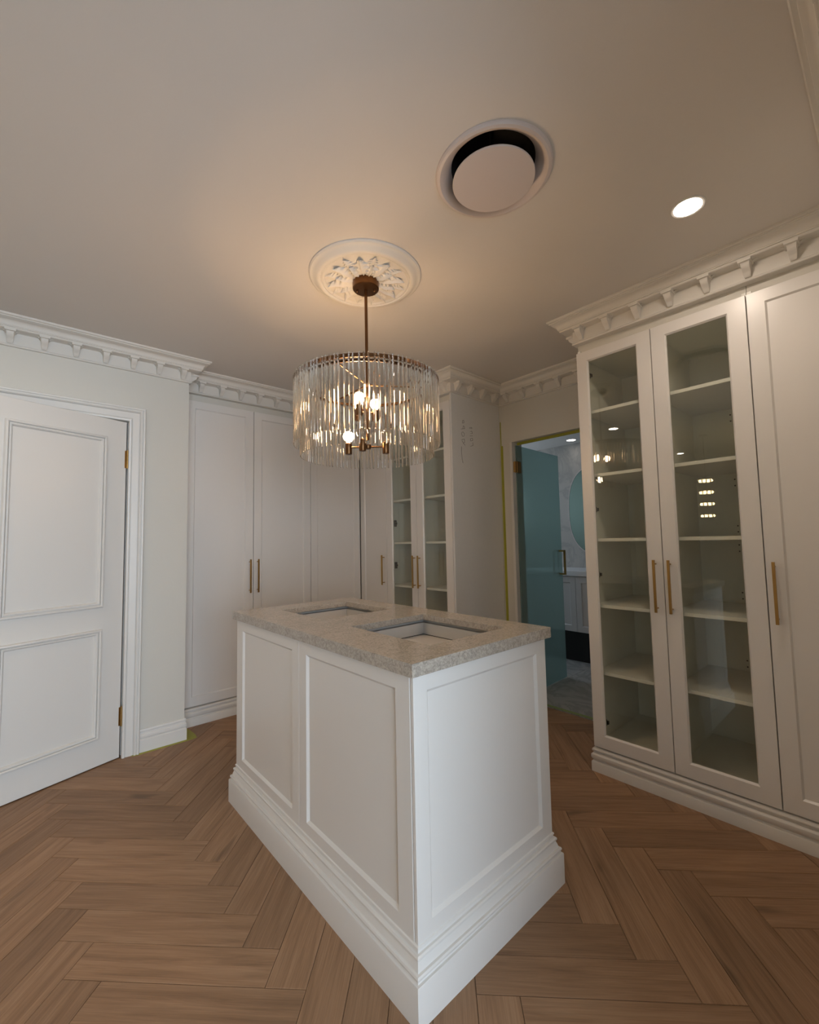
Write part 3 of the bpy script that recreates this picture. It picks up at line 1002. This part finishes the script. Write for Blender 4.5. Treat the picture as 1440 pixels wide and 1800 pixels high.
# ------------------------------------------------------------------ air vent, downlights
v = thing('air_vent', 'round grey ceiling air vent with a hanging disc', 'air vent', (VX, VY, ZC))
MB().lathe([(.204, .001), (.203, -.005), (.198, -.010), (.189, -.012), (.180, -.008), (.168, .002), (.157, .012), (.150, .024), (.147, .034)], 64).obj('ring', 'vent', v)
MB().lathe([(.147, .033), (.147, .17), (.001, .17)], 48).obj('duct', 'dark', v)
MB().lathe([(.001, -.019), (.05, -.019), (.138, -.0205), (.143, -.023), (.144, -.027), (.142, -.0295), (.001, -.0305)], 64).obj('disc', 'vent', v)
MB().cyl((0, 0, -.020), (0, 0, .168), .008, 12).obj('stem', 'dark', v)


def downlight(x, y, label, z=ZC, mat='down'):
    d = thing('downlight', label, 'downlight', (x, y, z))
    MB().lathe([(.060, .001), (.060, -.003), (.056, -.005), (.049, -.004), (.047, -.001)], 40).obj('bezel', 'trim', d)
    MB().lathe([(.048, -.0015), (.001, -.002)], 40).obj('lens', mat, d)['label'] = 'glowing white lens'


downlight(1.080, -.475, 'round recessed downlight glowing in the ceiling above the right-hand wardrobes')
downlight(-1.208, 1.270, 'recessed downlight out of frame mirrored high in the left glass door of the right-hand unit')
downlight(-3.685, 1.307, 'recessed downlight far out of frame mirrored in the second glass door of the right-hand unit')

# tall pendant out of frame, mirrored in the second glass door
pd = thing('pendant_lamp', 'tall narrow four-tier glass pendant out of frame mirrored in the second glass door', 'pendant lamp', (-2.5, .69, 0))
MB().lathe([(.001, ZC - .001), (.05, ZC - .001), (.05, ZC - .02), (.001, ZC - .022)], 24).obj('canopy', 'bronze', pd)
MB().cyl((0, 0, ZC - .02), (0, 0, 1.5), .005, 8).obj('pole', 'bronze', pd)
for k in range(4):
    z = 2.00 - .15 * k
    MB().lathe([(.150, z + .01), (.160, z + .01), (.160, z + .02), (.150, z + .02), (.150, z + .01)], 32).obj('ring', 'bronze', pd)
    MB().lathe([(.001, z - .015), (.07, z - .015), (.08, z), (.07, z + .015), (.001, z + .015)], 24).obj('lamp', 'tier', pd)
pr_m = rod(.012, -.125, .006).mesh('glass_rod', 'rod')
for k in range(4):
    for i in range(22):
        a = 2 * PI * i / 22
        put('glass_rod', pr_m, pd, (.158 * math.cos(a), .158 * math.sin(a), 2.0 - .15 * k))

# ------------------------------------------------------------------ bathroom
BX, BZ = 4.02, 2.42
w = MB().box(BX, BX + .1, -.6, 3.1, 0, BZ + .1).box(XP + .12, BX + .1, -.7, -.6, 0, BZ + .1)
w.box(XP + .12, 2.87, 3.0, 3.1, 0, BZ + .1).box(3.53, BX + .1, 3.0, 3.1, 0, BZ + .1).box(2.87, 3.53, 3.0, 3.1, 0, 1.42).box(2.87, 3.53, 3.0, 3.1, 2.18, BZ + .1)
struct(w.obj('wall_bathroom', 'marb', smooth=False), 'grey veined marble wall of the bathroom', 'wall')
w = MB().box(2.87, 2.91, 3.04, 3.08, 1.42, 2.18).box(3.49, 3.53, 3.04, 3.08, 1.42, 2.18).box(2.87, 3.53, 3.04, 3.08, 1.42, 1.46).box(2.87, 3.53, 3.04, 3.08, 2.14, 2.18)
struct(w.obj('added_window_2', 'trim', smooth=False), 'white-framed window added out of sight to light the bathroom', 'window')  # unseen window, added to light the bathroom and its glass door
struct(MB().box(XP + .12, BX + .1, -.7, 3.1, BZ, BZ + .1).obj('ceiling_bathroom', 'ceil', smooth=False), 'painted ceiling of the bathroom', 'ceiling')
bf = struct(MB().box(XP + .02, BX, -.6, 3.0, -.08, -.004).obj('floor_bathroom', 'gap', smooth=False), 'grey tiled floor of the bathroom', 'floor')
tm = prism([Vector(p) for p in ((-.3, -.3), (.3, -.3), (.3, .3), (-.3, .3))], -.006, .006, .001, .001).mesh('tile', 'tile', smooth=False)
for i in range(3):
    for j in range(6):
        x0 = XP + .02 + i * .6
        put('tile', tm, bf, (x0 + .3, -.30 + j * .6, 0))
# doorway lining
ln = MB().box(XP - .012, XP + .132, 1.176, 1.200, 0, 2.115)
struct(ln.obj('trim_3', 'trim', bevel=.0015), 'white timber lining of the bathroom doorway', 'jamb')
gd = struct(put('door_2', None, None, (2.243, 1.170, 0), math.atan2(.040, .745)), 'teal fluted glass bathroom door standing open', 'door')
MB().box(.004, .745, -.005, .005, .014, 2.090).obj('glass_pane', 'flute', gd, bevel=.001, smooth=False)
for z in (.30, 1.905):
    MB().box(-.004, .058, -.016, .012, z - .048, z + .048).box(-.028, .004, -.012, .010, z - .045, z + .045).obj('hinge', 'brass', gd, bevel=.002)['label'] = 'square brass glass hinge'
hd = MB()
for sg in (-1, 1):
    y = sg * .055
    hd.box(.688, .704, y - .008, y + .008, .960, 1.190)
    for z in (.968, 1.182):
        hd.box(.688, .704, min(0, y), max(0, y), z - .008, z + .008)
hd.obj('handle', 'brass', gd, bevel=.001)['label'] = 'square brass pull handle'

van = thing('vanity', 'pale grey wall-hung vanity with shaker doors in the bathroom', 'vanity', (3.50, 1.95, 0), R(-90))
MB().box(0, 1.66, .022, .515, .32, .90).obj('body', 'vanity', van, smooth=False)
vx = (.002, .184, .594, 1.004, 1.414, 1.655)
for x0, x1 in zip(vx[:-1], vx[1:]):
    m, (a0, a1, b0, b1) = frame_mb(x0 + .0015, x1 - .0015, .325, .895, (.06, .06), .06, .06)
    d = m.obj('door', 'vanity', van, smooth=False)
    MB().box(a0 - .002, a1 + .002, .0085, .016, b0 - .002, b1 + .002).obj('panel', 'vanity', d, smooth=False)
MB().box(.02, 1.64, .075, .50, .006, .318).obj('kick_base', 'black', van, smooth=False)['label'] = 'black recessed base'
wp = MB().cyl((.36, .045, .32), (.36, .045, .20), .014, 14).cyl((.36, .045, .24), (.36, .045, .12), .022, 16).cyl((.36, .045, .19), (.36, .10, .19), .012, 12)
wp.obj('waste_trap', 'chrome', van)['label'] = 'chrome bottle trap'
MB().box(-.01, 1.67, -.012, .516, .902, .955).obj('vanity_top', paint('white_vanity_top', (.8, .8, .82), .25), van, bevel=.002)['label'] = 'white vanity benchtop'
# mirror: eight-sided with softened corners
mp_ = []
for a_ in range(64):
    t = 2 * PI * a_ / 64
    c, s_ = math.cos(t), math.sin(t)
    k = (abs(c) ** 2.6 + abs(s_) ** 2.6) ** (-1 / 2.6)
    mp_.append((.40 * c * k, .52 * s_ * k))
mi = thing('wall_mirror', 'tall rounded greenish mirror on the marble wall above the vanity', 'mirror', (BX - .001, 1.262, 1.62))
k = len(mp_)
MB().add([(-.018, -a, b_) for a, b_ in mp_] + [(0, -a, b_) for a, b_ in mp_], [tuple(range(k)), tuple(range(2 * k - 1, k - 1, -1))] + [(i, (i + 1) % k, k + (i + 1) % k, k + i) for i in range(k)]).obj('mirror_plate', 'mirror', mi, smooth=False)
MB().sweep([(-a, b_) for a, b_ in mp_], [(-.004, -.001), (-.004, .021), (.004, .021), (.004, -.001)], True, lambda a, b_, h: (-h, a, b_)).obj('mirror_frame', 'vent', mi)
downlight(3.82, 1.50, 'small bright ceiling light in the bathroom beyond the glass door', BZ, 'down_soft')
